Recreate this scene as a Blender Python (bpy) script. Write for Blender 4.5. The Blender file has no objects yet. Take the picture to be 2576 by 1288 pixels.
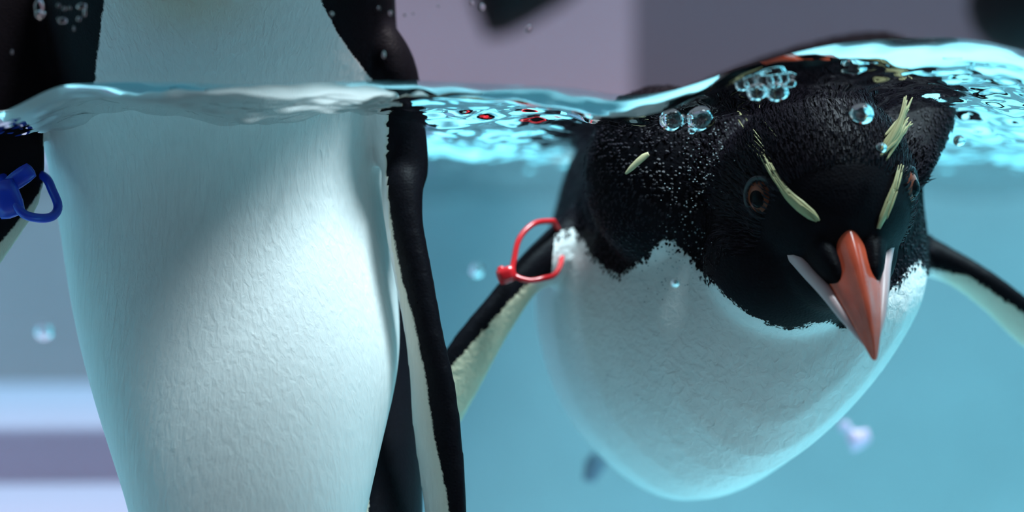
import bpy, bmesh, math, random
import numpy as np
from mathutils import Vector, Matrix, noise as mnoise

random.seed(7)
rng = np.random.default_rng(7)
scene = bpy.context.scene
C = scene.collection

# ------------------------------------------------------------------ camera, light, exposure
FPX = 3964.0            # focal length in pixels of the 2576 x 1288 frame
CAMD = 0.55             # distance from the lens to the viewing pane (inner face, y = 0)
cam_d = bpy.data.cameras.new('camera')
cam = bpy.data.objects.new('camera', cam_d)
C.objects.link(cam)
cam.location = (0, -CAMD, 0)
cam.rotation_euler = (math.pi / 2, 0, 0)
cam_d.sensor_width = 36.0
cam_d.lens = 36.0 * FPX / 2576.0
cam_d.clip_start = 0.01
cam_d.clip_end = 60
cam_d.dof.use_dof = True
cam_d.dof.focus_distance = 0.605
cam_d.dof.aperture_fstop = 3.2
scene.camera = cam

world = bpy.data.worlds.new('world')
scene.world = world
world.use_nodes = True
wn = world.node_tree.nodes
wn['Background'].inputs['Color'].default_value = (0.90, 0.86, 0.95, 1)
wn['Background'].inputs['Strength'].default_value = 0.16

sun_d = bpy.data.lights.new('sun_offscreen', 'SUN')
sun_d.energy = 9.5
sun_d.angle = math.radians(16)
sun_d.color = (1.0, 0.94, 0.96)
sun = bpy.data.objects.new('sun_offscreen', sun_d)
C.objects.link(sun)
SUN_FROM = Vector((0.30, -0.15, 1.0))       # the sun stands high, over the visitors' side
sun.rotation_euler = SUN_FROM.to_track_quat('Z', 'Y').to_euler()

scene.view_settings.view_transform = 'Standard'
scene.view_settings.look = 'None'
scene.view_settings.gamma = 1.0
scene.view_settings.use_curve_mapping = False
scene.view_settings.exposure = 0.2
scene.cycles.use_denoising = True
scene.cycles.max_bounces = 14
scene.cycles.transmission_bounces = 8
scene.cycles.transparent_max_bounces = 16
scene.cycles.caustics_refractive = True
scene.cycles.caustics_reflective = True
scene.cycles.sample_clamp_indirect = 6.0

# ------------------------------------------------------------------ pixel <-> world, through the flat pane
NW = 1.333
YW = 0.001              # the water starts here, just behind the pane

def W(px, py, d):
    """point at depth d behind the pane seen THROUGH WATER at pixel (px, py)"""
    v = np.array([(px - 1288.0) / FPX, 1.0, (644.0 - py) / FPX])
    p = np.array([0, -CAMD, 0]) + v * (CAMD + YW)
    v = v / np.linalg.norm(v)
    tx, tz = v[0] / NW, v[2] / NW
    ty = math.sqrt(1 - tx * tx - tz * tz)
    s = (d - YW) / ty
    return p + s * np.array([tx, ty, tz])

def A(px, py, d):
    """point at depth d behind the pane seen THROUGH AIR at pixel (px, py)"""
    v = np.array([(px - 1288.0) / FPX, 1.0, (644.0 - py) / FPX])
    return np.array([0, -CAMD, 0]) + v * (CAMD + d)

def project(P):
    """pixels of world points seen through water (N x 3 -> px, py)"""
    P = np.asarray(P, float)
    r = np.hypot(P[:, 0], P[:, 2])
    d = np.maximum(P[:, 1] - YW, 0)
    D = CAMD + YW
    lo = np.zeros_like(r); hi = r.copy()
    for _ in range(40):
        m = 0.5 * (lo + hi)
        s1 = m / np.hypot(m, D)
        s2 = s1 / NW
        rr = m + d * s2 / np.sqrt(1 - s2 * s2)
        lo = np.where(rr < r, m, lo); hi = np.where(rr < r, hi, m)
    m = 0.5 * (lo + hi)
    k = np.where(r > 1e-9, m / np.maximum(r, 1e-9), 1.0)
    return 1288 + P[:, 0] * k / D * FPX, 644 - P[:, 2] * k / D * FPX

def project_air(P):
    P = np.asarray(P, float)
    D = CAMD + P[:, 1]
    return 1288 + P[:, 0] / D * FPX, 644 - P[:, 2] / D * FPX

# ------------------------------------------------------------------ materials
def new_mat(name):
    m = bpy.data.materials.new(name)
    m.use_nodes = True
    m.node_tree.nodes.clear()
    return m, m.node_tree.nodes, m.node_tree.links

def pmat(name, col, rough=0.5, spec=0.5, noise_scale=None, noise_amt=0.0, bump=0.0, bump_scale=None, **kw):
    m, n, l = new_mat(name)
    out = n.new('ShaderNodeOutputMaterial'); b = n.new('ShaderNodeBsdfPrincipled')
    l.new(b.outputs[0], out.inputs[0])
    b.inputs['Base Color'].default_value = (*col, 1)
    b.inputs['Roughness'].default_value = rough
    b.inputs['Specular IOR Level'].default_value = spec
    for k, v in kw.items():
        b.inputs[k].default_value = v
    if noise_scale:
        tc = n.new('ShaderNodeTexCoord'); nz = n.new('ShaderNodeTexNoise')
        nz.inputs['Scale'].default_value = noise_scale; nz.inputs['Detail'].default_value = 4
        l.new(tc.outputs['Object'], nz.inputs['Vector'])
        mx = n.new('ShaderNodeMix'); mx.data_type = 'RGBA'
        mx.inputs['A'].default_value = (*[c * (1 - noise_amt) for c in col], 1)
        mx.inputs['B'].default_value = (*[min(1, c * (1 + noise_amt)) for c in col], 1)
        l.new(nz.outputs['Fac'], mx.inputs['Factor'])
        l.new(mx.outputs['Result'], b.inputs['Base Color'])
        if bump:
            bp = n.new('ShaderNodeBump'); bp.inputs['Strength'].default_value = bump
            bp.inputs['Distance'].default_value = 0.002
            l.new(nz.outputs['Fac'], bp.inputs['Height']); l.new(bp.outputs[0], b.inputs['Normal'])
    return m

def plumage(name, streak=(220, 220, 60), white=(0.80, 0.79, 0.76), bump=0.5, rag=0.0042):
    """white, black and cream feathers from two surface attributes; feathery borders from noise"""
    m, n, l = new_mat(name)
    out = n.new('ShaderNodeOutputMaterial'); b = n.new('ShaderNodeBsdfPrincipled')
    l.new(b.outputs[0], out.inputs[0])
    tc = n.new('ShaderNodeTexCoord')
    da = n.new('ShaderNodeAttribute'); da.attribute_name = 'dark'
    ca = n.new('ShaderNodeAttribute'); ca.attribute_name = 'cream'
    # ragged border
    n1 = n.new('ShaderNodeTexNoise'); n1.inputs['Scale'].default_value = 260; n1.inputs['Detail'].default_value = 3
    l.new(tc.outputs['Object'], n1.inputs['Vector'])
    n1b = n.new('ShaderNodeTexNoise'); n1b.inputs['Scale'].default_value = 900; n1b.inputs['Detail'].default_value = 2
    l.new(tc.outputs['Object'], n1b.inputs['Vector'])
    ad = n.new('ShaderNodeMath'); ad.operation = 'ADD'
    l.new(n1.outputs['Fac'], ad.inputs[0]); l.new(n1b.outputs['Fac'], ad.inputs[1])
    sb = n.new('ShaderNodeMath'); sb.operation = 'MULTIPLY_ADD'
    sb.inputs[1].default_value = rag; sb.inputs[2].default_value = -rag
    l.new(ad.outputs[0], sb.inputs[0])
    sm = n.new('ShaderNodeMath'); sm.operation = 'ADD'
    l.new(da.outputs['Fac'], sm.inputs[0]); l.new(sb.outputs[0], sm.inputs[1])
    mr = n.new('ShaderNodeMapRange'); mr.interpolation_type = 'SMOOTHSTEP'
    mr.inputs['From Min'].default_value = -0.0004; mr.inputs['From Max'].default_value = 0.0006
    l.new(sm.outputs[0], mr.inputs['Value'])
    # feather relief
    mp = n.new('ShaderNodeMapping'); mp.inputs['Scale'].default_value = streak
    l.new(tc.outputs['Object'], mp.inputs['Vector'])
    n2 = n.new('ShaderNodeTexNoise'); n2.inputs['Scale'].default_value = 1.6; n2.inputs['Detail'].default_value = 3
    n2.inputs['Distortion'].default_value = 0.5
    l.new(mp.outputs[0], n2.inputs['Vector'])
    vo = n.new('ShaderNodeTexVoronoi'); vo.inputs['Scale'].default_value = 900
    l.new(tc.outputs['Object'], vo.inputs['Vector'])
    hm = n.new('ShaderNodeMix'); hm.data_type = 'FLOAT'
    l.new(mr.outputs[0], hm.inputs['Factor']); vs = n.new('ShaderNodeMath'); vs.operation = 'MULTIPLY'; vs.inputs[1].default_value = 0.16; l.new(vo.outputs['Distance'], vs.inputs[0])
    l.new(n2.outputs['Fac'], hm.inputs['A']); l.new(vs.outputs[0], hm.inputs['B'])
    bp = n.new('ShaderNodeBump'); bp.inputs['Strength'].default_value = bump; bp.inputs['Distance'].default_value = 0.0012
    l.new(hm.outputs['Result'], bp.inputs['Height']); l.new(bp.outputs[0], b.inputs['Normal'])
    # colours
    wv = n.new('ShaderNodeMix'); wv.data_type = 'RGBA'
    wv.inputs['A'].default_value = (*[c * 0.86 for c in white], 1); wv.inputs['B'].default_value = (*white, 1)
    l.new(n2.outputs['Fac'], wv.inputs['Factor'])
    cm = n.new('ShaderNodeMix'); cm.data_type = 'RGBA'
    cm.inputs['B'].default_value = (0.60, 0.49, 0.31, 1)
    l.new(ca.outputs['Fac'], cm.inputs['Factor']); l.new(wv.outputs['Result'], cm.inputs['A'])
    kc = n.new('ShaderNodeMix'); kc.data_type = 'RGBA'
    kc.inputs['A'].default_value = (0.0016, 0.0016, 0.0028, 1); kc.inputs['B'].default_value = (0.006, 0.005, 0.008, 1)
    l.new(n1b.outputs['Fac'], kc.inputs['Factor'])
    fm = n.new('ShaderNodeMix'); fm.data_type = 'RGBA'
    l.new(mr.outputs[0], fm.inputs['Factor']); l.new(cm.outputs['Result'], fm.inputs['A']); l.new(kc.outputs['Result'], fm.inputs['B'])
    l.new(fm.outputs['Result'], b.inputs['Base Color'])
    b.inputs['Roughness'].default_value = 0.55
    sp = n.new('ShaderNodeMapRange'); sp.inputs['To Min'].default_value = 0.25; sp.inputs['To Max'].default_value = 0.06
    l.new(mr.outputs[0], sp.inputs['Value']); l.new(sp.outputs[0], b.inputs['Specular IOR Level'])
    return m

M = {}
M['bird_a'] = plumage('plumage_upright', (320, 320, 70), (0.80, 0.785, 0.77), 0.45, 0.0014)
M['bird_b'] = plumage('plumage_swimming', (210, 130, 180), (0.80, 0.785, 0.77), 0.65)
M['beak'] = pmat('beak_horn', (0.95, 0.105, 0.05), 0.22, 0.5, 110, 0.5)
M['gape'] = pmat('gape_skin', (0.66, 0.44, 0.44), 0.4, 0.5, 80, 0.2)
M['iris'] = pmat('iris_red', (0.17, 0.040, 0.018), 0.25, 0.25, 300, 0.4)
M['pupil'] = pmat('pupil_black', (0.003, 0.003, 0.004), 0.08, 0.05)
M['lid'] = pmat('eyelid_skin', (0.02, 0.022, 0.028), 0.45, 0.4, 200, 0.4)
M['crest'] = pmat('crest_yellow', (0.42, 0.385, 0.20), 0.5, 0.3, 150, 0.25)
M['straw'] = pmat('feather_straw', (0.72, 0.62, 0.36), 0.5, 0.3, 150, 0.2)
M['foot'] = pmat('foot_skin', (0.55, 0.32, 0.28), 0.5, 0.3, 90, 0.25)
M['red'] = pmat('red_plastic', (0.62, 0.012, 0.018), 0.25, 0.6, 200, 0.12)
M['redglass'] = pmat('red_dark_plastic', (0.30, 0.012, 0.016), 0.2, 0.6, 200, 0.12)
M['blue'] = pmat('blue_plastic', (0.012, 0.045, 0.52), 0.3, 0.5, 200, 0.12)
M['poolfloor'] = pmat('pool_floor_paint', (0.76, 0.87, 0.90), 0.6, 0.3, 3.0, 0.05)
M['paint'] = pmat('pool_paint', (0.60, 0.36, 0.36), 0.7, 0.3, 11.0, 0.14)
M['tread'] = pmat('pool_step_paint', (0.47, 0.26, 0.335), 0.6, 0.3, 4.0, 0.06)
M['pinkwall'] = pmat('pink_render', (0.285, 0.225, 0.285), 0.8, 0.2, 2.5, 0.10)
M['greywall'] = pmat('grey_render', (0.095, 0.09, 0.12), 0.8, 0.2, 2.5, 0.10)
M['rock'] = pmat('dark_rock', (0.004, 0.0036, 0.0045), 0.8, 0.1, 9, 0.5, 0.6)
M['ground'] = pmat('pale_paving', (0.66, 0.64, 0.64), 0.8, 0.2, 4, 0.15)
M['gallery'] = pmat('added_gallery_dark', (0.035, 0.035, 0.04), 0.7, 0.2, 4, 0.15)
M['petal'] = pmat('pink_petal', (0.85, 0.45, 0.62), 0.5, 0.3, 60, 0.2)
M['lint'] = pmat('white_flake', (0.85, 0.84, 0.86), 0.5, 0.3, 60, 0.1)

def water_mat():
    """open water: the flat face at the pane refracts, the free surface mirrors and lets light in (Fresnel)"""
    m, n, l = new_mat('water')
    out = n.new('ShaderNodeOutputMaterial')
    gl = n.new('ShaderNodeBsdfGlass'); gl.inputs['IOR'].default_value = NW; gl.inputs['Roughness'].default_value = 0.0
    tr = n.new('ShaderNodeBsdfTransparent'); tr.inputs['Color'].default_value = (0.75, 0.955, 1.0, 1)
    go = n.new('ShaderNodeBsdfGlossy'); go.inputs['Roughness'].default_value = 0.0
    fr = n.new('ShaderNodeFresnel'); fr.inputs['IOR'].default_value = NW
    top = n.new('ShaderNodeMixShader')
    l.new(fr.outputs[0], top.inputs[0]); l.new(tr.outputs[0], top.inputs[1]); l.new(go.outputs[0], top.inputs[2])
    ge = n.new('ShaderNodeNewGeometry'); sp = n.new('ShaderNodeSeparateXYZ')
    l.new(ge.outputs['Position'], sp.inputs[0])
    lt = n.new('ShaderNodeMath'); lt.operation = 'LESS_THAN'; lt.inputs[1].default_value = YW + 0.00004
    l.new(sp.outputs['Y'], lt.inputs[0])
    mx = n.new('ShaderNodeMixShader')
    l.new(lt.outputs[0], mx.inputs[0]); l.new(top.outputs[0], mx.inputs[1]); l.new(gl.outputs[0], mx.inputs[2])
    l.new(mx.outputs[0], out.inputs['Surface'])
    va = n.new('ShaderNodeVolumeAbsorption')
    va.inputs['Color'].default_value = (0.40, 0.86, 0.91, 1); va.inputs['Density'].default_value = 1.6
    l.new(va.outputs[0], out.inputs['Volume'])
    return m
M['water'] = water_mat()

def pane_mat():
    m, n, l = new_mat('acrylic_pane')
    out = n.new('ShaderNodeOutputMaterial')
    tr = n.new('ShaderNodeBsdfTransparent'); tr.inputs['Color'].default_value = (0.995, 0.998, 1, 1)
    go = n.new('ShaderNodeBsdfGlossy'); go.inputs['Roughness'].default_value = 0.0
    fr = n.new('ShaderNodeFresnel'); fr.inputs['IOR'].default_value = 1.06
    mx = n.new('ShaderNodeMixShader')
    l.new(fr.outputs[0], mx.inputs[0]); l.new(tr.outputs[0], mx.inputs[1]); l.new(go.outputs[0], mx.inputs[2])
    l.new(mx.outputs[0], out.inputs[0])
    return m
M['pane'] = pane_mat()

def glassy(name, ior):
    m, n, l = new_mat(name)
    out = n.new('ShaderNodeOutputMaterial')
    gl = n.new('ShaderNodeBsdfGlass'); gl.inputs['IOR'].default_value = ior; gl.inputs['Roughness'].default_value = 0.0
    l.new(gl.outputs[0], out.inputs[0])
    return m
M['bubble'] = glassy('air_bubble', 1 / NW)
M['drop'] = glassy('water_drop', NW)

# ------------------------------------------------------------------ mesh helpers
def mesh_obj(name, verts, faces, mat, parent=None, smooth=True):
    me = bpy.data.meshes.new(name)
    me.from_pydata([tuple(map(float, v)) for v in verts], [], [tuple(map(int, f)) for f in faces])
    me.update()
    bm = bmesh.new(); bm.from_mesh(me)
    bmesh.ops.recalc_face_normals(bm, faces=bm.faces)
    bm.to_mesh(me); bm.free()
    if smooth:
        me.polygons.foreach_set('use_smooth', [True] * len(me.polygons))
    me.materials.append(mat)
    o = bpy.data.objects.new(name, me)
    C.objects.link(o)
    if parent:
        o.parent = parent
        o.matrix_parent_inverse = Matrix.Translation(-parent.location)
    return o

def tag(o, label=None, cat=None, group=None, kind=None):
    if label: o['label'] = label
    if cat: o['category'] = cat
    if group: o['group'] = group
    if kind: o['kind'] = kind
    return o

def empty(name, loc):
    e = bpy.data.objects.new(name, None)
    e.location = loc; e.empty_display_size = 0.02
    C.objects.link(e)
    return e

def loft(rings, cap=True):
    """rings: list of (K x 3) arrays -> verts, faces (closed)"""
    K = len(rings[0]); V = [p for r in rings for p in r]; F = []
    for i in range(len(rings) - 1):
        for j in range(K):
            a = i * K + j; b = i * K + (j + 1) % K
            F.append((a, b, b + K, a + K))
    if cap:
        V.append(np.mean(rings[0], axis=0)); c0 = len(V) - 1
        V.append(np.mean(rings[-1], axis=0)); c1 = len(V) - 1
        o = (len(rings) - 1) * K
        for j in range(K):
            F.append((c0, (j + 1) % K, j)); F.append((c1, o + j, o + (j + 1) % K))
    return V, F

def ellipse_ring(c, a, b, K=28):
    t = np.linspace(0, 2 * math.pi, K, endpoint=False)
    c, a, b = map(np.asarray, (c, a, b))
    return np.array([c + a * math.cos(x) + b * math.sin(x) for x in t])

def ellipsoid(c, a, b, cc, nu=16, K=28):
    """a, b, cc: semi-axis vectors; rings stack along cc"""
    c, a, b, cc = map(np.asarray, (c, a, b, cc))
    rings = []
    for i in range(1, nu):
        th = math.pi * i / nu
        rings.append(ellipse_ring(c - cc * math.cos(th), a * math.sin(th), b * math.sin(th), K))
    V, F = loft(rings)
    V[-2] = c - cc; V[-1] = c + cc
    return V, F

def catmull(pts, m=6):
    P = np.asarray(pts, float); n = len(P); out = []
    for i in range(n - 1):
        p0 = P[max(i - 1, 0)]; p1 = P[i]; p2 = P[i + 1]; p3 = P[min(i + 2, n - 1)]
        for k in range(m):
            t = k / m
            out.append(0.5 * ((2 * p1) + (-p0 + p2) * t + (2 * p0 - 5 * p1 + 4 * p2 - p3) * t * t + (-p0 + 3 * p1 - 3 * p2 + p3) * t ** 3))
    out.append(P[-1])
    return np.array(out)

def blade(Ls, Ts, thick, m=4, K=24):
    """flat wing: leading-edge points, trailing-edge points, thickness list -> closed mesh"""
    L = catmull(Ls, m); T = catmull(Ts, m)
    th = np.interp(np.linspace(0, 1, len(L)), np.linspace(0, 1, len(thick)), thick)
    rings = []
    for i in range(len(L)):
        c = 0.5 * (L[i] + T[i]); a = 0.5 * (L[i] - T[i])
        d = L[min(i + 1, len(L) - 1)] + T[min(i + 1, len(L) - 1)] - L[max(i - 1, 0)] - T[max(i - 1, 0)]
        nrm = np.cross(a, d); nrm = nrm / (np.linalg.norm(nrm) + 1e-12)
        rings.append(ellipse_ring(c, a, nrm * th[i], K))
    return loft(rings)

def tube(path, rad, K=10, closed=False):
    P = np.asarray(path, float); n = len(P)
    R = np.full(n, rad) if np.isscalar(rad) else np.asarray(rad, float)
    rings = []; up = np.array([0.13, 0.31, 0.94])
    for i in range(n):
        t = (P[(i + 1) % n] - P[i - 1]) if closed else P[min(i + 1, n - 1)] - P[max(i - 1, 0)]
        t = t / (np.linalg.norm(t) + 1e-12)
        a = np.cross(t, up)
        if np.linalg.norm(a) < 1e-3: a = np.cross(t, [1, 0, 0])
        a /= np.linalg.norm(a); b = np.cross(t, a)
        rings.append(ellipse_ring(P[i], a * R[i], b * R[i], K))
    if not closed:
        return loft(rings)
    V = [p for r in rings for p in r]; F = []
    for i in range(n):
        for j in range(K):
            i2 = (i + 1) % n; j2 = (j + 1) % K
            F.append((i * K + j, i * K + j2, i2 * K + j2, i2 * K + j))
    return V, F

def join(parts):
    V = []; F = []
    for v, f in parts:
        o = len(V); V += [tuple(map(float, p)) for p in v]; F += [tuple(int(i) + o for i in q) for q in f]
    return V, F

def fuse(name, parts, voxel=0.0016, smooth=8, parent=None, mat=None):
    """voxel union of overlapping closed shapes -> one continuous skin"""
    V, F = join(parts)
    tmp = mesh_obj('tmp_' + name, V, F, M['lint'])
    r = tmp.modifiers.new('r', 'REMESH'); r.mode = 'VOXEL'; r.voxel_size = voxel; r.use_smooth_shade = True
    s = tmp.modifiers.new('s', 'SMOOTH'); s.factor = 0.5; s.iterations = smooth
    dg = bpy.context.evaluated_depsgraph_get()
    me = bpy.data.meshes.new_from_object(tmp.evaluated_get(dg))
    bpy.data.objects.remove(tmp)
    me.name = name
    me.materials.clear(); me.materials.append(mat)
    me.polygons.foreach_set('use_smooth', [True] * len(me.polygons))
    o = bpy.data.objects.new(name, me); C.objects.link(o)
    if parent:
        o.parent = parent; o.matrix_parent_inverse = Matrix.Translation(-parent.location)
    return o

def coords(o):
    me = o.data
    a = np.empty(len(me.vertices) * 3, np.float32); me.vertices.foreach_get('co', a)
    return a.reshape(-1, 3).astype(float)

def set_attr(o, name, vals):
    at = o.data.attributes.new(name, 'FLOAT', 'POINT')
    at.data.foreach_set('value', np.asarray(vals, np.float32))

def box(name, lo, hi, mat, parent=None, bevel=0.0):
    bm = bmesh.new(); bmesh.ops.create_cube(bm, size=1.0)
    lo = Vector(lo); hi = Vector(hi)
    for v in bm.verts:
        v.co = Vector((lo[k] + (v.co[k] + 0.5) * (hi[k] - lo[k]) for k in range(3)))
    if bevel:
        bmesh.ops.bevel(bm, geom=list(bm.edges), offset=bevel, segments=3, affect='EDGES', profile=0.5)
    me = bpy.data.meshes.new(name); bm.to_mesh(me); bm.free()
    me.materials.append(mat)
    o = bpy.data.objects.new(name, me); C.objects.link(o)
    if parent:
        o.parent = parent; o.matrix_parent_inverse = Matrix.Translation(-parent.location)
    return o

# ------------------------------------------------------------------ the pool and the walls behind it
X0, X1, YB, ZF = -1.1, 1.5, 1.15, -0.345
Z0 = 0.0590                                            # still water level
def struct(o): o['kind'] = 'structure'; return o
struct(box('floor', (X0 - .06, -0.10, ZF - .06), (X1 + .06, YB + .06, ZF), M['poolfloor']))
struct(box('wall_back', (X0 - .06, YB, ZF), (X1 + .06, YB + .06, Z0 + .02), M['paint']))
struct(box('wall_left', (X0 - .06, 0.02, ZF), (X0, YB, Z0 + .02), M['poolfloor']))
struct(box('wall_right', (X1, 0.02, ZF), (X1 + .06, YB, Z0 + .02), M['poolfloor']))
struct(box('wall_front', (X0 - .06, -0.10, ZF), (X1 + .06, -0.002, ZF + .10), M['poolfloor']))
for lo, hi in (((X0, 0.70, ZF), (-0.14, YB, -0.113)), ((X0, 0.34, ZF), (-0.14, 0.699, -0.153))):
    tag(box('pool_step', lo, hi, M['tread'], None, 0.006),
        'pale lavender underwater step, upper of the two, behind the upright penguin' if hi[2] > -0.13 else
        'pale lavender underwater step, lower of the two, behind the upright penguin', 'step', 'underwater steps')
# rendered walls above the water: pink front face, grey face past the corner
yc = 1.22
cx = A(1592, 100, yc)[0]
struct(box('trim_1', (X0 - .5, yc, Z0 - .05), (cx, yc + .12, 1.1), M['pinkwall']))
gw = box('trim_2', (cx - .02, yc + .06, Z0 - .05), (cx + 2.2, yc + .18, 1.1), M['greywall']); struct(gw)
# visitors' side of the pane: dark rear wall and floor added to stop reflections
struct(box('wall_reflection_blocker', (-4, -3.06, -0.6), (4, -3.0, 1.1), M['gallery']))
struct(box('wall_gallery_low', (X0 - .6, -0.12, -0.6), (X1 + .6, -0.10, ZF + .05), M['gallery']))
struct(box('floor_reflection_blocker', (-4, -3.0, -0.66), (4, -0.12, -0.6), M['gallery']))

# ------------------------------------------------------------------ viewing pane
struct(box('window_1', (X0, -0.014, ZF + .10), (X1, 0.0, 0.42), M['pane']))

# ------------------------------------------------------------------ water
PROF = np.array([(-900, 300), (-400, 318), (-150, 322), (0, 287), (60, 258), (120, 226), (165, 213), (300, 207), (450, 208), (600, 214), (760, 210),
                 (900, 204), (1050, 203), (1250, 211), (1450, 221), (1530, 236), (1600, 241), (1680, 233), (1760, 209),
                 (1850, 176), (1950, 146), (2050, 121), (2130, 106), (2250, 97), (2400, 94), (2480, 104), (2576, 127),
                 (2750, 170), (3100, 215), (4200, 220)], float)
PX = (PROF[:, 0] - 1288) / FPX * (CAMD + YW); PZ = (644 - PROF[:, 1]) / FPX * (CAMD + YW)

def front_z(x):
    # smoothed piecewise profile of the waterline on the pane
    acc = 0
    for k, w in ((-0.004, .15), (-0.002, .22), (0, .26), (0.002, .22), (0.004, .15)):
        acc = acc + w * np.interp(x + k, PX, PZ)
    return acc

def ripples(x, y):
    r = np.random.default_rng(21); z = np.zeros_like(x)
    for lam, slope, cnt in ((0.15, .07, 5), (0.075, .105, 7), (0.034, .110, 9), (0.016, .140, 10), (0.008, .085, 10)):
        for _ in range(cnt):
            th = r.uniform(0, 2 * math.pi); k = 2 * math.pi / (lam * r.uniform(.7, 1.4)); ph = r.uniform(0, 6.28)
            amp = slope / k / math.sqrt(cnt) * 1.4
            wob = 0.35 * np.sin(3.1 * x / lam * .25 + ph) + 0.35 * np.sin(2.7 * y / lam * .25 + 2 * ph)
            z = z + amp * np.sin(k * (x * math.cos(th) + y * math.sin(th)) + ph + wob)
    return z

def water_surface(x, y):
    yy = np.maximum(y - YW, 0)
    f = front_z(x)
    base = Z0 - 0.0062 + (f - Z0) * np.exp(-(yy / 0.085) ** 2)
    lip = 0.0062 * np.exp(-yy / 0.0085)
    calm = 1 - np.exp(-yy / 0.012)
    return base + lip + ripples(x, y) * calm

def build_water():
    xs = np.concatenate([np.linspace(X0 - .03, -0.32, 40, endpoint=False), np.linspace(-0.32, 0.32, 460, endpoint=False), np.linspace(0.32, X1 + .03, 60)])
    ys = np.concatenate([YW + np.linspace(0, 0.02, 22, endpoint=False), np.linspace(YW + .02, 0.40, 250, endpoint=False), np.geomspace(0.40, YB + .03, 120)])
    Xg, Yg = np.meshgrid(xs, ys); Zg = water_surface(Xg, Yg)
    nx, ny = len(xs), len(ys)
    V = np.stack([Xg, Yg, Zg], -1).reshape(-1, 3)
    F = []
    i = np.arange(ny - 1)[:, None] * nx + np.arange(nx - 1)[None, :]
    top = np.stack([i, i + 1, i + 1 + nx, i + nx], -1).reshape(-1, 4)
    # border loop, then skirt and bottom
    loop = list(range(nx)) + [nx - 1 + nx * k for k in range(1, ny)] + [(ny - 1) * nx + k for k in range(nx - 2, -1, -1)] + [nx * k for k in range(ny - 2, 0, -1)]
    low = V[loop].copy(); low[:, 2] = ZF - .03
    o = len(V); V = np.vstack([V, low]); n = len(loop)
    side = [(loop[k], o + k, o + (k + 1) % n, loop[(k + 1) % n]) for k in range(n)]
    me = bpy.data.meshes.new('water')
    me.from_pydata(V.tolist(), [], top.tolist() + side + [tuple(o + k for k in range(n))[::-1]])
    me.update()
    bm = bmesh.new(); bm.from_mesh(me)
    bmesh.ops.recalc_face_normals(bm, faces=bm.faces)
    bm.to_mesh(me); bm.free()
    sm = np.zeros(len(me.polygons), bool); sm[:len(top)] = True
    me.polygons.foreach_set('use_smooth', sm)
    # keep the pane face flat: sharp edges along the border of the surface
    me.materials.append(M['water'])
    es = me.attributes.new('sharp_edge', 'BOOLEAN', 'EDGE')
    vals = np.zeros(len(me.edges), bool); lp = np.zeros(len(V), bool); lp[loop] = True
    ev = np.empty(len(me.edges) * 2, np.int32); me.edges.foreach_get('vertices', ev); ev = ev.reshape(-1, 2)
    vals = lp[ev[:, 0]] & lp[ev[:, 1]]
    es.data.foreach_set('value', vals)
    ob = bpy.data.objects.new('water', me); C.objects.link(ob)
    return tag(ob, 'clear teal pool water with rippled surface behind the pane', 'water', kind='stuff')
build_water()

# ------------------------------------------------------------------ finding the bird's skin behind a pixel
from mathutils.bvhtree import BVHTree
def bvh_of(o):
    return BVHTree.FromPolygons([v.co.copy() for v in o.data.vertices], [tuple(p.vertices) for p in o.data.polygons])
def skin(bvh, px, py, off=0.0):
    a = Vector(W(px, py, YW + 1e-4)); b = Vector(W(px, py, 0.4))
    hit, nrm, i, d = bvh.ray_cast(a, (b - a).normalized())
    if hit is None:
        return None, None
    if nrm.dot(b - a) > 0: nrm = -nrm
    return np.array(hit + nrm * off), np.array(nrm)

# ------------------------------------------------------------------ bird heads
def frame_pt(H, u, v, w, f, up, s):
    return H + u * f + v * up + w * s

def head_shapes(H, u, v, w, k=1.0):
    """closed shapes of head, jaw and the feather wedges beside the bill"""
    P = lambda f, up, s: frame_pt(H, u, v, w, f * k, up * k, s * k)
    sh = [ellipsoid(H, w * .0345 * k, v * .0355 * k, u * .042 * k),
          ellipsoid(P(.014, -.014, 0), w * .027 * k, v * .024 * k, u * .034 * k)]
    for s in (-1, 1):   # lores: feathers run forward in a point beside the culmen
        sh.append(ellipsoid(P(.036, .000, s * .0105), w * .0055 * k, v * .0085 * k, (u * .021 - w * s * .004) * k, 10, 16))
    return sh

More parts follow.
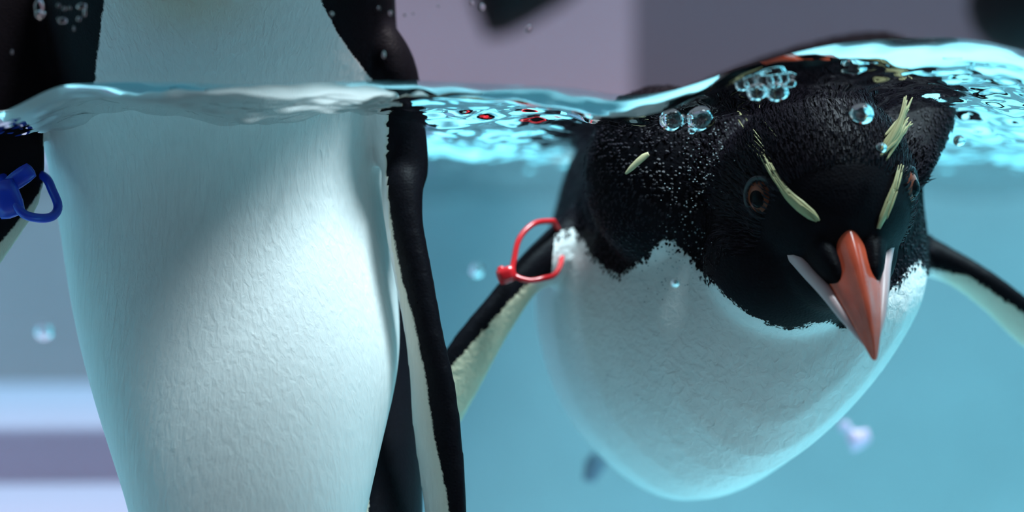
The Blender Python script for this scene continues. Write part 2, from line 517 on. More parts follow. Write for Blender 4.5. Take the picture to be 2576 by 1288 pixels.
def beak_and_eyes(root, H, u, v, w, k=1.0, eye_at=None):
    P = lambda f, up, s: frame_pt(H, u, v, w, f * k, up * k, s * k)
    # upper mandible: ridged, hooked
    st = [(.024, .0125, .0135, .000), (.036, .0120, .0125, .000), (.048, .0108, .0108, -.0008), (.060, .0086, .0085, -.002), (.072, .0058, .0062, -.0042), (.081, .0032, .0042, -.007), (.087, .0010, .0016, -.0105)]
    prof = [(-1, -.30), (-.94, .02), (-.70, .30), (-.46, .52), (-.24, .86), (0, 1.0), (.24, .86), (.46, .52), (.70, .30), (.94, .02), (1, -.30), (.5, -.36), (0, -.38), (-.5, -.36)]
    rings = [np.array([P(f, dz + h * b, a * c) for (c, b) in prof]) for (f, a, h, dz) in st]
    V, F = loft(rings)
    up_m = mesh_obj('upper_mandible', V, F, M['beak'], root); up_m['label'] = 'orange-red hooked upper mandible'
    sd = up_m.modifiers.new('s', 'SUBSURF'); sd.levels = 2; sd.render_levels = 2
    st = [(.020, .0115, .010, -.004), (.036, .0110, .0100, -.0045), (.050, .0096, .0085, -.0055), (.062, .0072, .0066, -.0068), (.073, .0042, .0042, -.0085), (.080, .0014, .0014, -.0105)]
    prof = [(-1, .0), (-.9, -.45), (-.5, -.86), (0, -1), (.5, -.86), (.9, -.45), (1, 0), (.5, .05), (0, .05), (-.5, .05)]
    rings = [np.array([P(f, dz + h * b, a * c) for (c, b) in prof]) for (f, a, h, dz) in st]
    V, F = loft(rings)
    lo = mesh_obj('lower_mandible', V, F, M['beak'], root)
    sd = lo.modifiers.new('s', 'SUBSURF'); sd.levels = 2; sd.render_levels = 2
    for s in (-1, 1):   # pale skin along the gape
        path = catmull([P(.011, .0015, s * .0268), P(.023, -.0040, s * .0214), P(.040, -.0060, s * .0148), (P(.054, -.0055, s * .0108)), P(.068, -.0066, s * .0066), P(.080, -.009, s * .0022)], 5)
        rad = np.interp(np.linspace(0, 1, len(path)), [0, .15, .4, .8, 1], [.0012, .0034, .0030, .0020, .0006]) * k
        V, F = tube(path, rad, 10)
        g = mesh_obj('gape_skin', V, F, M['gape'], root); g['label'] = 'pale pink skin at the gape'
        # eye
        ec = P(.0125, .0065, s * .0292)
        en = u * .50 + w * s * .80 + v * .16
        if eye_at is not None:
            q, nq = eye_at
            flip = lambda a_: a_ - 2 * w * np.dot(a_, w)
            ec = q - nq * .0036; en = nq + u * .25
            if s < 0: ec = H + flip(ec - H); en = flip(en)
        en = en / np.linalg.norm(en)
        e1 = np.cross(en, v); e1 /= np.linalg.norm(e1); e2 = np.cross(e1, en)
        V, F = ellipsoid(ec, e1 * .0074 * k, e2 * .0074 * k, en * .0060 * k, 12, 24)
        eye = mesh_obj('eye', V, F, M['iris'], root); eye['label'] = 'dark red iris'
        V, F = ellipsoid(ec + en * .0030 * k, e1 * .0044 * k, e2 * .0044 * k, en * .0037 * k, 10, 24)
        mesh_obj('pupil', V, F, M['pupil'], eye)
        t = np.linspace(0, 2 * math.pi, 28, endpoint=False)
        V, F = tube([ec + en * .0026 * k + (e1 * math.cos(x) + e2 * math.sin(x)) * .0076 * k for x in t], .0011 * k, 8, True)
        mesh_obj('eyelid', V, F, M['lid'], root)

def feather(path, wid, nrm, thick=.0003):
    """thin tapered strand with real thickness"""
    P = catmull(path, 5); rings = []
    ww = np.interp(np.linspace(0, 1, len(P)), np.linspace(0, 1, len(wid)), wid)
    for i in range(len(P)):
        t = P[min(i + 1, len(P) - 1)] - P[max(i - 1, 0)]; t /= np.linalg.norm(t) + 1e-12
        a = np.cross(t, nrm); a /= np.linalg.norm(a) + 1e-12; b = np.cross(t, a)
        rings.append(ellipse_ring(P[i], a * ww[i], b * thick, 8))
    return loft(rings)

# ------------------------------------------------------------------ SWIMMING PENGUIN (head under water, looking out)
def interp_fn(pts):
    a = np.array(pts, float)
    return lambda q: np.interp(q, a[:, 0], a[:, 1])

def swimming_penguin():
    # trunk: outline at its widest, then scaled rings towards the breast and the tail
    out = [(1342, 760), (1354, 860), (1392, 990), (1455, 1092), (1540, 1182), (1630, 1245), (1715, 1270), (1800, 1252), (1900, 1202), (2000, 1122),
           (2100, 1022), (2190, 912), (2262, 796), (2324, 672), (2318, 600), (2300, 520), (2296, 420), (2292, 330), ('a', 2300, 170), ('a', 2250, 120), ('a', 2180, 102), ('a', 2100, 110), ('a', 2000, 132), ('a', 1900, 162), ('a', 1800, 202),
           ('a', 1690, 250), ('a', 1590, 285), (1480, 330), (1432, 400), (1398, 550), (1362, 660)]
    out = [tuple(np.array(project([np.r_[A(t[1], t[2], .25)[0], .21, A(t[1], t[2], .25)[2]]])).ravel()) if t[0] == 'a' else t for t in out]
    o = np.array(out + out[:1], float); seg = np.r_[0, np.cumsum(np.hypot(*np.diff(o, axis=0).T))]
    K = 72; q = np.linspace(0, seg[-1], K, endpoint=False)
    ox, oy = np.interp(q, seg, o[:, 0]), np.interp(q, seg, o[:, 1])
    for _ in range(2):
        ox = .5 * ox + .25 * (np.roll(ox, 1) + np.roll(ox, -1)); oy = .5 * oy + .25 * (np.roll(oy, 1) + np.roll(oy, -1))
    base = np.array([W(a, b, .21) for a, b in zip(ox, oy)])
    cw = W(1820, 660, .21)
    rings = []
    for d, s, cx_, cz_ in ((.088, .10, .016, -.020), (.090, .26, .016, -.019), (.095, .42, .015, -.018), (.105, .58, .013, -.015), (.122, .72, .010, -.010), (.145, .84, .005, -.005),
                           (.175, .94, .002, -.002), (.21, 1.0, 0, 0), (.26, 1.0, 0, .002), (.33, .92, .004, .010), (.40, .76, .008, .018), (.46, .52, .010, .026), (.51, .28, .012, .030), (.55, .10, .012, .032)):
        c = cw + np.array([cx_, 0, cz_])
        r = c + (base - cw) * s; r[:, 1] = d
        rings.append(r)
    trunk = loft(rings)
    # head frame
    H = W(2068, 470, .080)
    tip = W(2206, 842, .016)
    u = tip - H; u /= np.linalg.norm(u)
    v = np.array([0.02, -.70, .70]); v -= u * v.dot(u); v /= np.linalg.norm(v)
    w = np.cross(v, u); w /= np.linalg.norm(w)         # towards the viewer's left when the bird looks at us
    if w[0] > 0: w = -w
    shapes = [trunk] + head_shapes(H, u, v, w)
    # neck: thick, from the skull back into the shoulders
    Bk = W(1830, 560, .20)
    rings = []
    for t in np.linspace(0, 1, 12):
        c = H * (1 - t) + Bk * t + np.array([0, 0, -.010 * math.sin(math.pi * t)])
        r = .034 + .022 * t
        rings.append(ellipse_ring(c, np.array([r, r * .25, 0]), np.array([0, .2 * r, r * 1.05]), 28))
    shapes.append(loft(rings))
    shapes.append(ellipsoid(W(1985, 655, .090), np.array([.034, 0, 0]), np.array([0, .030, 0]), np.array([0, .0, .030])))
    shapes.append(ellipsoid(W(1690, 440, .125), np.array([.036, 0, 0]), np.array([0, .030, 0]), np.array([0, .0, .040])))
    # flippers
    Lp = [(1500, 470), (1425, 545), (1330, 640), (1232, 745), (1128, 868), (1096, 960), (1105, 1050)]
    Tp = [(1520, 720), (1430, 722), (1345, 728), (1292, 812), (1240, 912), (1190, 1010), (1145, 1085)]
    dp = [.185, .170, .155, .146, .140, .138, .137]
    shapes.append(blade([W(a, b, d) for (a, b), d in zip(Lp, dp)], [W(a, b, d + .012) for (a, b), d in zip(Tp, dp)], [.012, .010, .007, .0055, .0045, .0035, .0015]))
    Lr = [(2230, 560), (2310, 592), (2390, 632), (2480, 678), (2576, 742), (2700, 850), (2800, 960)]
    Tr = [(2230, 700), (2310, 684), (2390, 706), (2470, 770), (2560, 862), (2680, 950), (2790, 990)]
    dr = [.200, .190, .185, .180, .180, .185, .190]
    shapes.append(blade([W(a, b, d) for (a, b), d in zip(Lr, dr)], [W(a, b, d + .012) for (a, b), d in zip(Tr, dr)], [.012, .009, .0065, .0055, .0045, .0035, .0015]))
    # tail wedge and feet trail behind
    tl = np.array([cw[0] + .012, 0, cw[2] + .032])
    shapes.append(loft([ellipse_ring(tl + np.array([0, y, z]), np.array([a, 0, 0]), np.array([0, 0, b]), 20) for y, z, a, b in ((.52, 0, .02, .014), (.57, .003, .018, .008), (.62, .006, .012, .004), (.65, .008, .003, .001))]))
    for s in (-1, 1):
        shapes.append(loft([ellipse_ring(tl + np.array([s * (.028 + q * .02), y, z]), np.array([a, 0, 0]), np.array([0, 0, b]), 16) for q, y, z, a, b in ((0, .47, -.030, .010, .010), (.2, .51, -.040, .008, .007), (.5, .55, -.048, .012, .005), (1, .59, -.050, .020, .003), (1, .60, -.050, .012, .002))]))
    root = empty('swimming_penguin', (float(cw[0]), .21, float(cw[2])))
    tag(root, 'black and white penguin dipping its head, orange-red beak and yellow brows facing the glass', 'penguin')
    body = fuse('body', shapes, .0016, 7, root, M['bird_b'])
    P3 = coords(body)
    px, py = project(P3)
    hood = interp_fn([(1000, 985), (1100, 960), (1135, 925), (1200, 852), (1290, 748), (1340, 706), (1388, 694), (1394, 590), (1440, 575), (1465, 600), (1490, 645), (1530, 680), (1562, 694),
                      (1592, 670), (1625, 650), (1642, 626), (1680, 602), (1710, 620), (1740, 655), (1770, 690), (1810, 730), (1850, 765), (1890, 796), (1930, 816), (1985, 832), (2040, 816),
                      (2085, 808), (2120, 830), (2200, 790), (2228, 745), (2262, 705), (2312, 652), (2332, 676), (2400, 690), (2430, 694), (2500, 738), (2576, 792), (2700, 900), (2900, 1010)])
    sd = (hood(px) - py) / 6200.0
    # behind the widest ring the black mantle only covers the back
    back = (P3[:, 2] - (cw[2] + .015)) * 1.0
    is_flip = (px < 1390) | (px > 2335)
    sd = np.where((P3[:, 1] > .25) & ~is_flip, back, sd)
    set_attr(body, 'dark', np.clip(sd, -.02, .02))
    cream = np.where(px < 1392, np.clip((1392 - px) / 60, 0, 1) * .85, 0)
    cream = np.where((px < 1392) & (P3[:, 1] > .175), 0, cream)
    cream = np.where(px > 2335, np.clip((px - 2335) / 60, 0, 1) * .6, cream)
    set_attr(body, 'cream', cream)
    beak_and_eyes(root, H, u, v, w, 1.0, skin(bvh_of(body), 1908, 496))
    return root, body, H, u, v, w

sw_root, sw_body, SH, SU, SV, SWV = swimming_penguin()

# ------------------------------------------------------------------ UPRIGHT PENGUIN (belly to the glass, head above the frame)
def upright_penguin():
    DC = .125                                           # depth of the body axis
    YAX = ([-.22, -.15, -.09, -.03, .02, .05, .09, .13, .20, .24],
           [DC - .074, DC - .080, DC - .052, DC - .010, DC + .013, DC + .012, DC - .006, DC - .036, DC - .044, DC - .044])
    right = [(420, 978), (600, 990), (750, 1003), (900, 1016), (1000, 992), (1100, 962), (1288, 925)]
    left = [(360, 118), (560, 163), (800, 190), (950, 230), (1200, 302), (1288, 342)]
    rows = []
    for py in (1288, 1200, 1100, 1000, 900, 750, 600, 480, 400, 330):
        dq = np.interp((644 - py) / FPX * .64, YAX[0], YAX[1]) + .004
        l = W(np.interp(py, [a for a, _ in left], [b for _, b in left]), py, dq); r = W(np.interp(py, [a for a, _ in right], [b for _, b in right]), py, dq)
        rows.append((0.5 * (l[2] + r[2]), l[0], r[0]))
    rows = [(-.215, -.130, -.092), (-.200, -.135, -.085), (-.170, -.137, -.075), (-.140, -.137, -.066)] + rows
    rows += [(.075, -.198, -.046), (.100, -.192, -.050), (.125, -.194, -.047), (.150, -.190, -.050), (.175, -.176, -.066), (.200, -.150, -.095), (.225, -.146, -.100)]
    rows.sort()
    zz = np.array([r[0] for r in rows]); ll = np.array([r[1] for r in rows]); rr = np.array([r[2] for r in rows])
    rings = []
    zs_ = np.linspace(zz[0], zz[-1], 60)
    def soft(a_):
        for _ in range(6): a_ = np.r_[a_[0], .25 * a_[:-2] + .5 * a_[1:-1] + .25 * a_[2:], a_[-1]]
        return a_
    l_s = soft(np.interp(zs_, zz, ll)); r_s = soft(np.interp(zs_, zz, rr))
    YZ, YV = YAX
    y_s = soft(np.interp(zs_, YZ, YV))
    for z, l, r, yo in zip(zs_, l_s, r_s, y_s):
        c = .5 * (l + r); a = .5 * (r - l)
        # belly sticks out more in the lower half
        b = a * 0.92
        rings.append(ellipse_ring((c, yo, z), (a, 0, 0), (0, b, 0), 48))
    shapes = [loft(rings)]
    mrings = []
    for z, x0_, x1_ in ((.10, -.175, -.056), (.05, -.180, -.046), (0, -.170, -.044), (-.045, -.156, -.040), (-.075, -.144, -.037), (-.105, -.134, -.036), (-.14, -.132, -.044), (-.18, -.130, -.070), (-.21, -.125, -.10)):
        mrings.append(ellipse_ring((.5 * (x0_ + x1_), np.interp(z, zs_, y_s) + .050, z), (.5 * (x1_ - x0_), 0, 0), (0, .048, 0), 40))
    shapes.append(loft(mrings))
    Hh = np.array([-.125, DC - .046, .258])
    u = np.array([.80, -.52, -.20]); u /= np.linalg.norm(u)
    v = np.array([0, 0, 1.0]); v -= u * v.dot(u); v /= np.linalg.norm(v); w = np.cross(v, u)
    if w[0] > 0: w = -w
    shapes += head_shapes(Hh, u, v, w)
    # flipper beside the other bird: shoulder above water, blade down past the frame
    Lw = [(1058, 400), (1048, 470), (1052, 560), (1076, 680), (1110, 850), (1140, 960), (1160, 1100), (1172, 1288), (1168, 1420), (1150, 1490)]
    Tw = [(970, 400), (975, 470), (980, 560), (1003, 700), (1024, 830), (1034, 950), (1040, 1060), (1072, 1288), (1095, 1420), (1130, 1490)]
    Tw_r = list(Tw)
    dl = [.100, .094, .090, .086, .082, .080, .078, .076, .076, .076]
    La = [A(905, -130, .12), A(950, 0, .115), A(1005, 95, .108), A(1052, 180, .102)]
    Ta = [A(760, -130, .12), A(810, 0, .112), A(860, 95, .106), A(930, 195, .102)]
    shapes.append(blade(La + [W(a, b, d) for (a, b), d in zip(Lw, dl)], Ta + [W(a, b, d + .016) for (a, b), d in zip(Tw, dl)],
                        [.016, .018, .017, .014, .010, .008, .0065, .006, .0055, .005, .005, .0045, .004, .002]))
    # other flipper: held out to the side, blade with the blue band
    La = [A(150, -190, .13), A(-60, -60, .11), A(-130, 70, .10), A(-120, 190, .095)]
    Ta = [A(330, -60, .13), A(240, 50, .115), A(205, 140, .11), A(150, 215, .105)]
    Lw = [(-90, 330), (-90, 440), (-80, 560), (-150, 720), (-230, 900)]
    Tw = [(112, 360), (112, 450), (92, 530), (0, 668), (-150, 880)]
    dl = [.092, .090, .088, .088, .088]
    shapes.append(blade(La + [W(a, b, d) for (a, b), d in zip(Lw, dl)], Ta + [W(a, b, d + .010) for (a, b), d in zip(Tw, dl)],
                        [.016, .016, .013, .010, .008, .0065, .005, .004, .002]))
    # tail and feet
    shapes.append(loft([ellipse_ring((-.121, y, z), (a, 0, 0), (0, b, 0), 20) for y, z, a, b in ((.090, -.19, .03, .03), (.115, -.225, .024, .014), (.135, -.26, .014, .006), (.15, -.285, .003, .002))]))
    for s in (-1, 1):
        shapes.append(loft([ellipse_ring((-.121 + s * .026, y, z), (a, 0, 0), (0, b, b * .4), 16) for y, z, a, b in ((.070, -.19, .012, .014), (.068, -.225, .009, .009), (.060, -.238, .013, .008), (.042, -.243, .019, .005), (.028, -.245, .020, .003), (.022, -.246, .010, .002))]))
    root = empty('upright_penguin', (-.121, DC, -.245))
    tag(root, 'white-bellied penguin floating upright, its head and shoulders above the water line', 'penguin')
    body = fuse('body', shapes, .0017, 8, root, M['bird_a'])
    P3 = coords(body)
    px, py = project(P3); ax, ay = project_air(P3)
    z = P3[:, 2]
    c = .5 * (np.interp(z, zz, ll) + np.interp(z, zz, rr)); a = .5 * (np.interp(z, zz, rr) - np.interp(z, zz, ll))
    # under water: white in front of the flanks, black behind
    yax = np.interp(z, zs_, y_s)
    sd_w = (P3[:, 1] - (yax + .012))
    # above water: black sides reach further forward
    lf = interp_fn([(-300, 330), (0, 262), (100, 250), (215, 238)]); rf = interp_fn([(-300, 760), (0, 806), (80, 846), (150, 895), (200, 935)])
    sd_a = np.maximum((lf(ay) - ax), (ax - rf(ay))) / 5900.0
    sd_a = np.maximum(sd_a, sd_w)
    t = np.clip((z - .052) / .012, 0, 1)
    sd = sd_w * (1 - t) + sd_a * t
    # flippers: black outside, pale stripe inside
    bd = interp_fn([(380, 960), (560, 984), (640, 998), (700, 1010), (800, 1040), (950, 1070), (1100, 1092), (1230, 1120), (1300, 1132), (1500, 1150)])
    ed = interp_fn([(z_, r_) for z_, r_ in right])
    inner = interp_fn([(b_, a_) for a_, b_ in Tw_r])
    flip_r = (z < .058) & (px > np.maximum(inner(py) - 5, ed(np.clip(py, 420, 1288)) - 8)) & (P3[:, 1] < .112)
    sd = np.where(flip_r, (px - bd(py)) / 6200.0, sd)
    bl = interp_fn([(-10, 620), (0, 612), (60, 545), (100, 490), (130, 430)])
    edl = interp_fn(left)
    flip_l = (z < .058) & (P3[:, 1] < .108) & (px < 135) & (px < edl(np.clip(py, 360, 1288)) - 10)
    bx = interp_fn([(300, 200), (430, 120), (490, 96), (545, 56), (612, 0), (700, -70), (900, -200)])
    sd = np.where(flip_l, (bx(py) - px) / 6200.0, sd)
    headz = (P3 - Hh) @ v
    sd = np.where(z > .205, .02, sd)
    set_attr(body, 'dark', np.clip(sd, -.02, .02))
    cream = np.where(flip_r, np.clip((px - (bd(py) - 60)) / 60, 0, 1) * .55, 0)
    cream = np.where(flip_l, .65, cream)
    rim = np.exp(-((P3[:, 1] - (yax + .011)) / .0018) ** 2) * (z < .05)
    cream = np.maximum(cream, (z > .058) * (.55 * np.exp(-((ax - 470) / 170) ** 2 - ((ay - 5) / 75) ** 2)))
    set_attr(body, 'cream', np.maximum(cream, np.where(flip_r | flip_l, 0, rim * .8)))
    beak_and_eyes(root, Hh, u, v, w)
    return root, body

up_root, up_body = upright_penguin()

sw_bvh = bvh_of(sw_body); up_bvh = bvh_of(up_body)

def skin_path(bvh, pts, off):
    P = []; N = []
    for a, b in pts:
        h, n_ = skin(bvh, a, b, off)
        if h is not None: P.append(h); N.append(n_)
    return P, (np.mean(N, axis=0) if N else np.array([0, -1, 0]))

# yellow brow stripes: bundles of fine strands lying on the head
def brow(name, pts, wid, n, spread, label, parent):
    parts = []
    P, N = skin_path(sw_bvh, pts, .0007)
    parts.append(feather(P, wid, N, .0006))
    r = np.random.default_rng(len(pts) * 7 + n)
    for k in range(n):
        a = r.uniform(-spread, spread); b = r.uniform(-spread, spread) * .5
        i0 = r.integers(0, len(pts) - 2)
        q = [(x + a, y + b) for x, y in pts[i0:i0 + 3]]
        Pq, Nq = skin_path(sw_bvh, q, .0011 + r.uniform(0, .0005))
        if len(Pq) == 3: parts.append(feather(Pq, [.0002, .0005, .0001], Nq, .0002))
    V, F = join(parts)
    o = mesh_obj(name, V, F, M['crest'], parent); o['label'] = label
    return o
brow('brow_stripe', [(1925, 390), (1938, 415), (1956, 450), (1985, 490), (2015, 518), (2042, 540), (2058, 553)], [.0002, .0005, .0012, .0019, .0023, .0020, .0008], 22, 7, 'pale yellow brow stripe', sw_root)
brow('brow_stripe', [(2258, 420), (2250, 455), (2243, 480), (2232, 510), (2218, 545), (2206, 575)], [.0003, .0010, .0016, .0020, .0019, .0008], 18, 7, 'pale yellow brow stripe', sw_root)

# loose yellow crest plumes at the side of the crown
def plume(px0, py0, px1, py1, bend, wid, seed):
    a, n_ = skin(sw_bvh, px0, py0, .0005)
    if a is None: return None
    d = a[1]
    m1 = W(px0 * .5 + px1 * .5 + bend, py0 * .5 + py1 * .5, d + .003)
    e = W(px1, py1, d + .008)
    return feather([a, m1, e], wid, np.array([.2, -1, .1]), .0003)
parts = []
r = np.random.default_rng(5)
for k in range(16):
    f = plume(2214 + r.uniform(-6, 14), 385 + r.uniform(-40, 20), 2290 + r.uniform(-16, 8), 262 + r.uniform(-22, 60), r.uniform(-4, 16), [.0004, .0009, .0002], k)
    if f: parts.append(f)
V, F = join(parts)
o = mesh_obj('crest_plume', V, F, M['crest'], sw_root); o['label'] = 'wet straw-yellow crest plumes'
parts = []
for k in range(7):
    x0 = 1900 + r.uniform(0, 60); y0 = 380 + r.uniform(-70, 40)
    P, N = skin_path(sw_bvh, [(x0, y0), (x0 - 22, y0 - 28), (x0 - 46, y0 - 52)], .0008)
    if len(P) == 3: parts.append(feather(P, [.0001, .00022, .0001], N, .0002))
V, F = join(parts)
o = mesh_obj('crest_plume', V, F, M['crest'], sw_root); o['label'] = 'few thin yellow plumes over the eye'

# short wet feathers over crown and neck
def feather_coat(name, body, parent, keep, flow, count, length, width, mats, lift=.35):
    P3 = coords(body)
    nn = np.empty(len(body.data.vertices) * 3, np.float32); body.data.vertices.foreach_get('normal', nn); nn = nn.reshape(-1, 3)
    idx = np.where(keep(P3, nn))[0]
    r = np.random.default_rng(3)
    idx = r.choice(idx, min(count, len(idx)), replace=False)
    V = []; F = []
    for i in idx:
        p = P3[i]; n_ = nn[i].astype(float)
        t = flow(p); t = t - n_ * t.dot(n_); t /= np.linalg.norm(t) + 1e-9
        sd = np.cross(n_, t)
        t = t + sd * r.normal(0, .18)
        L = length * r.uniform(.5, 1.3); wd = width * r.uniform(.6, 1.3)
        o = len(V)
        e = p + t * L + n_ * L * lift * r.uniform(.4, 1.0)
        m_ = p + t * L * .5 + n_ * L * .22
        V += [p - sd * wd * .6 - n_ * .0006, p + sd * wd * .6 - n_ * .0006, m_ + sd * wd, m_ - sd * wd, e, m_ - n_ * .0004]
        F += [(o, o + 1, o + 2, o + 3), (o + 3, o + 2, o + 4), (o, o + 3, o + 5), (o + 1, o + 5, o + 2), (o + 5, o + 4, o + 2), (o + 3, o + 4, o + 5), (o, o + 5, o + 1)]
    c = mesh_obj(name, V, F, mats, parent, smooth=False)
    c['kind'] = 'stuff'
    return c
M['sheen'] = pmat('black_feather_sheen', (0.011, 0.008, 0.013), 0.5, 0.13, 700, 0.7)
bill = SH + SU * .036
dk = np.empty(len(sw_body.data.vertices), np.float32); sw_body.data.attributes['dark'].data.foreach_get('value', dk)
feather_coat('head_feathers', sw_body, sw_root,
             lambda P, N: (dk > .003) & (np.linalg.norm(P - SH, axis=1) < .050) & ((P - bill) @ SU < -.012) & (((P - SH) @ SV) > -.012),
             lambda p: (p - bill), 5200, .0055, .00032, M['sheen'])
feather_coat('neck_feathers', sw_body, sw_root,
             lambda P, N: (dk > -.0012) & (P[:, 1] < .21) & (N[:, 1] < .3) & ((np.linalg.norm(P - SH, axis=1) >= .042) | (((P - SH) @ SV) <= -.012)) & ((P - bill) @ SU < -.018) & (P[:, 0] > W(1400, 500, .15)[0]) & (P[:, 0] < W(2330, 500, .2)[0]),
             lambda p: np.array([-.25, .25, -.9]), 9000, .0024, .00055, M['sheen'], .2)

# silvery air beads caught in the neck feathers
M['bead'] = pmat('air_bead', (0.30, 0.34, 0.36), 0.12, 0.9, 300, 0.2)
r = np.random.default_rng(11); parts = []
while len(parts) < 240:
    t = r.random(); px_ = 1800 - 110 * t + r.normal(0, 38); py_ = 300 + 420 * t + r.normal(0, 40)
    h, n_ = skin(sw_bvh, px_, py_, .0010)
    if h is None: continue
    q = r.uniform(.00016, .00042)
    parts.append(ellipsoid(h, np.array([q, 0, 0]), np.array([0, q, 0]), np.array([0, 0, q * .8]), 5, 7))
V, F = join(parts)
o = mesh_obj('air_beads', V, F, M['bead'], sw_root); o['kind'] = 'stuff'

# ------------------------------------------------------------------ flipper bands
def band(name, label, path, rad, mat, lock, lock_mat, flat=1.0):
    c = np.mean(path, axis=0)
    root = empty(name, tuple(map(float, c)))
    tag(root, label, 'flipper band')
    V, F = tube(catmull(list(path) + [path[0]], 6)[:-1], rad, 12, True)
    mesh_obj('loop', V, F, mat, root)
    for k, (lc, ax, h) in enumerate(lock):
        bm = bmesh.new(); bmesh.ops.create_cube(bm, size=1.0)
        bmesh.ops.subdivide_edges(bm, edges=bm.edges, cuts=2, use_grid_fill=True)
        ax = np.asarray(ax) / np.linalg.norm(ax); e2 = np.cross(ax, [0, 1, 0]); e2 /= np.linalg.norm(e2); e3 = np.cross(ax, e2)
        V = []
        for v in bm.verts:
            q = np.array(v.co) * 2; q = q / max(1, np.linalg.norm(q)) ** .45
            V.append(lc + ax * q[0] * h[0] + e2 * q[1] * h[1] + e3 * q[2] * h[2])
        bm.verts.ensure_lookup_table()
        F = [tuple(v.index for v in f.verts) for f in bm.faces]; bm.free()
        mesh_obj('lock_head' if k == 0 else 'strap_tail', V, F, lock_mat, root)
    return root
red_path = [W(*p) for p in ((1392, 556, .160), (1345, 562, .152), (1308, 598, .146), (1294, 648, .142), (1292, 690, .139), (1330, 706, .138), (1368, 700, .140), (1396, 690, .146), (1412, 655, .160), (1412, 600, .168))]
band('flipper_band', 'red plastic loop band around the flipper of the head-dipping penguin', red_path, .0012, M['red'],
     [(W(1274, 692, .137), (-.8, 0, -.3), (.0042, .0036, .0034)), (W(1262, 682, .137), (-.4, .2, .8), (.0022, .0016, .0016))], M['red'])
blue_path = [W(*p) for p in ((14, 470, .076), (52, 532, .072), (92, 548, .074), (130, 545, .080), (146, 520, .086), (132, 480, .090), (112, 445, .096), (60, 425, .110), (10, 430, .100))]
band('flipper_band', 'blue plastic loop band around the flipper beside the upright penguin', blue_path, .0018, M['blue'],
     [(W(18, 500, .074), (.3, 0, -.8), (.0078, .0056, .0030)), (W(52, 446, .076), (-.7, 0, -.5), (.0060, .0036, .0018))], M['blue'])

# ------------------------------------------------------------------ bubbles, drops, drifting bits
def ball(name, c, r_, mat, label, cat, group=None, sq=(1, 1, 1), seed=0, wob=.0):
    bm = bmesh.new(); bmesh.ops.create_icosphere(bm, subdivisions=3, radius=1.0)
    for v in bm.verts:
        f = 1 + wob * mnoise.noise(v.co * 1.7 + Vector((seed, seed * 2, 0)))
        v.co = Vector((v.co.x * sq[0] * f, v.co.y * sq[1] * f, v.co.z * sq[2] * f)) * r_
    me = bpy.data.meshes.new(name); bm.to_mesh(me); bm.free()
    me.polygons.foreach_set('use_smooth', [True] * len(me.polygons))
    me.materials.append(mat)
    o = bpy.data.objects.new(name, me); o.location = tuple(map(float, c)); C.objects.link(o)
    return tag(o, label, cat, group)
for px, py, d, r_, lab in ((1692, 302, .050, .0050, 'round air bubble under the surface beside the black shoulder'),
                      (1762, 300, .050, .0056, 'large air bubble under the surface between shoulder and crown'),
                      (1742, 328, .050, .0018, 'tiny bubble hanging below the large air bubble'),
                      (2166, 288, .030, .0046, 'air bubble resting on the black crown of the dipping penguin'),
                      (2216, 372, .040, .0022, 'tiny bubble at the root of the yellow crest'),
                      (2413, 354, .030, .0022, 'small air bubble under the rippled surface beside the crest'),
                      (1698, 712, .012, .0015, 'tiny clear bubble before the white breast'),
                      (2045, 522, .052, .0015, 'tiny bubble at the end of the yellow brow stripe'),
                      (110, 835, .330, .0046, 'blurred pale bubble left of the upright penguin'),
                      (1200, 680, .300, .0038, 'blurred bright bubble between the two penguins')):
    ball('air_bubble', W(px, py, d), r_, M['bubble'], lab, 'bubble', 'air bubbles in the water', (1, 1, .92), px, .05)
rr_ = np.random.default_rng(9)
k = 0
for px, py, r_ in ((1868, 214, .0028), (1888, 210, .0024), (1925, 206, .0036), (1948, 203, .0030), (1972, 200, .0022), (1990, 210, .0020), (1905, 232, .0040), (1955, 232, .0044)):
    ball('foam_bubble', W(px, py, .024), r_, M['bubble'], 'small foam bubble in the cluster on the swell above the dipping penguin', 'bubble', 'foam bubbles on the swell', (1, 1, .9), px, .06); k += 1
for px, py, r_, sq, lab in ((98, 22, .0040, (.55, .35, 1.2), 'long water drop on the pane, before the black flipper'), (100, 36, .0026, (1, .4, .7), 'water drop on the pane under the long drop'),
                       (158, 52, .0019, (1.1, .4, .8), 'small water drop on the pane beside the pink flank'), (206, 16, .0020, (1.3, .4, .7), 'small water drop on the pane by the pink flank edge'),
                       (213, 32, .0014, (.6, .4, 1.3), 'narrow water drop on the pane by the pink flank edge'), (30, 131, .0008, (.7, .4, 1.2), 'tiny water drop on the pane before the black flipper'),
                       (147, 14, .0010, (1, .4, 1), None), (162, 22, .0009, (1, .4, 1), None), (148, 48, .0009, (1, .4, 1), None), (198, 48, .0011, (1, .4, 1), None), (175, 20, .0008, (1, .4, 1), None), (186, 72, .0009, (.5, .4, 1.4), None),
                       (1330, 72, .0017, (.9, .5, 1.05), 'round water drop on the pane before the pink wall'), (1213, 18, .0016, (1, .4, 1.1), 'water drop on the pane before the black rock edge'),
                       (983, 33, .0011, (1, .4, 1), None), (1018, 38, .0007, (1, .4, 1), None), (1039, 34, .0006, (1, .4, 1), None), (953, 20, .0007, (1, .4, 1), None), (1187, 8, .0010, (1, .4, 1), None), (1102, 15, .0006, (1, .4, 1), None),
                       (834, 35, .0010, (1, .4, 1), None), (966, 138, .0012, (.7, .4, 1.4), 'elongated water drop on the pane before the dark shoulder')):
    ball('water_drop', A(px, py, .0004), r_ * .75, M['drop'], lab or 'tiny water droplet stuck to the dry pane', 'droplet', 'droplets on the pane', sq, px, .25)

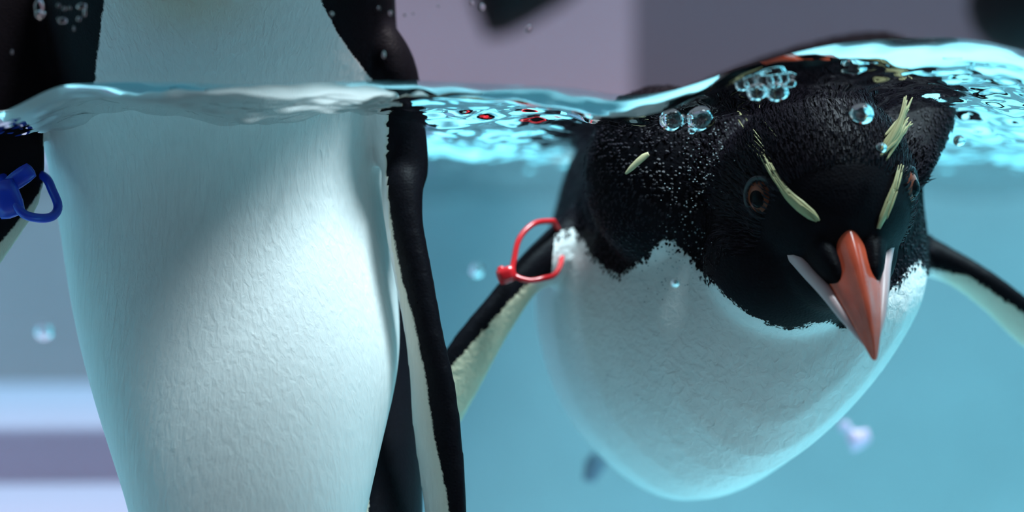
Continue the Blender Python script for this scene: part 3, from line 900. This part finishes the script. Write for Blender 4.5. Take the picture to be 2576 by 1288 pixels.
def bit(name, px, py, d, mat, label, size, seed):
    bm = bmesh.new(); bmesh.ops.create_icosphere(bm, subdivisions=3, radius=1.0)
    for v in bm.verts:
        f = 1 + .45 * mnoise.noise(v.co * 1.3 + Vector((seed, 0, 3)))
        v.co = Vector((v.co.x * size[0], v.co.y * size[1] + .25 * size[1] * math.sin(v.co.x * 2.2), v.co.z * size[2] + .35 * size[2] * v.co.x ** 2)) * f
    me = bpy.data.meshes.new(name); bm.to_mesh(me); bm.free()
    me.polygons.foreach_set('use_smooth', [True] * len(me.polygons)); me.materials.append(mat)
    o = bpy.data.objects.new(name, me); o.location = tuple(map(float, W(px, py, d))); o.rotation_euler = (.3, .2, .5); C.objects.link(o)
    return tag(o, label, 'debris', 'bits drifting in the water')
bit('drifting_flake', 2158, 1108, .36, M['petal'], 'blurred pink flake drifting right of the white breast', (.0075, .003, .0055), 1)
bit('drifting_flake', 2125, 1075, .38, M['petal'], 'small faint pink flake above the larger pink one', (.0035, .002, .003), 2)
bit('drifting_flake', 1492, 1180, .40, M['pinkwall'], 'blurred dull mauve flake left of the white breast', (.006, .003, .008), 5)
# a shed feather lying on the black shoulder
P, N = skin_path(sw_bvh, [(1578, 437), (1592, 424), (1608, 408), (1622, 396), (1634, 389)], .0016)
V, F = feather(P, [.0004, .0011, .0013, .0013, .0008], N, .0004)
tag(mesh_obj('shed_feather', V, F, M['straw']), 'loose straw-coloured feather lying on the black shoulder of the dipping penguin', 'feather')

# ------------------------------------------------------------------ dark rocks hanging over the far edge of the pool
def rock(name, pts, d, depth, label, seed):
    """craggy boulder: outline at distance d, rounded through its depth"""
    base = np.array([A(a, b, d) for a, b in pts]); c = base.mean(0); rings = []
    for f in np.linspace(-1, 1, 11):
        s_ = math.sqrt(max(0, 1 - f * f)) * .92 + .08
        r_ = c + (base - c) * s_; r_[:, 1] = d + f * depth
        for i in range(len(r_)):
            n_ = mnoise.noise(Vector(r_[i]) * 14 + Vector((seed, 0, 0))); r_[i] = r_[i] + (r_[i] - c) * .07 * n_
        rings.append(r_)
    V, F = loft(rings)
    o = mesh_obj(name, V, F, M['rock'])
    return tag(o, label, 'rock', 'dark rocks above the pool')
rock('overhanging_rock', [(1215, 95), (1270, 88), (1340, 55), (1420, 5), (1500, -60), (1560, -160), (1450, -330), (1280, -330), (1190, -180), (1180, 0)], 1.08, .10, 'blurred black rock hanging over the water before the pink wall', 3)
rock('overhanging_rock', [(2470, -20), (2490, 60), (2530, 110), (2600, 135), (2760, 130), (2860, 20), (2840, -160), (2700, -260), (2520, -200)], 0.62, .12, 'blurred black rock hanging over the water before the grey wall', 8)
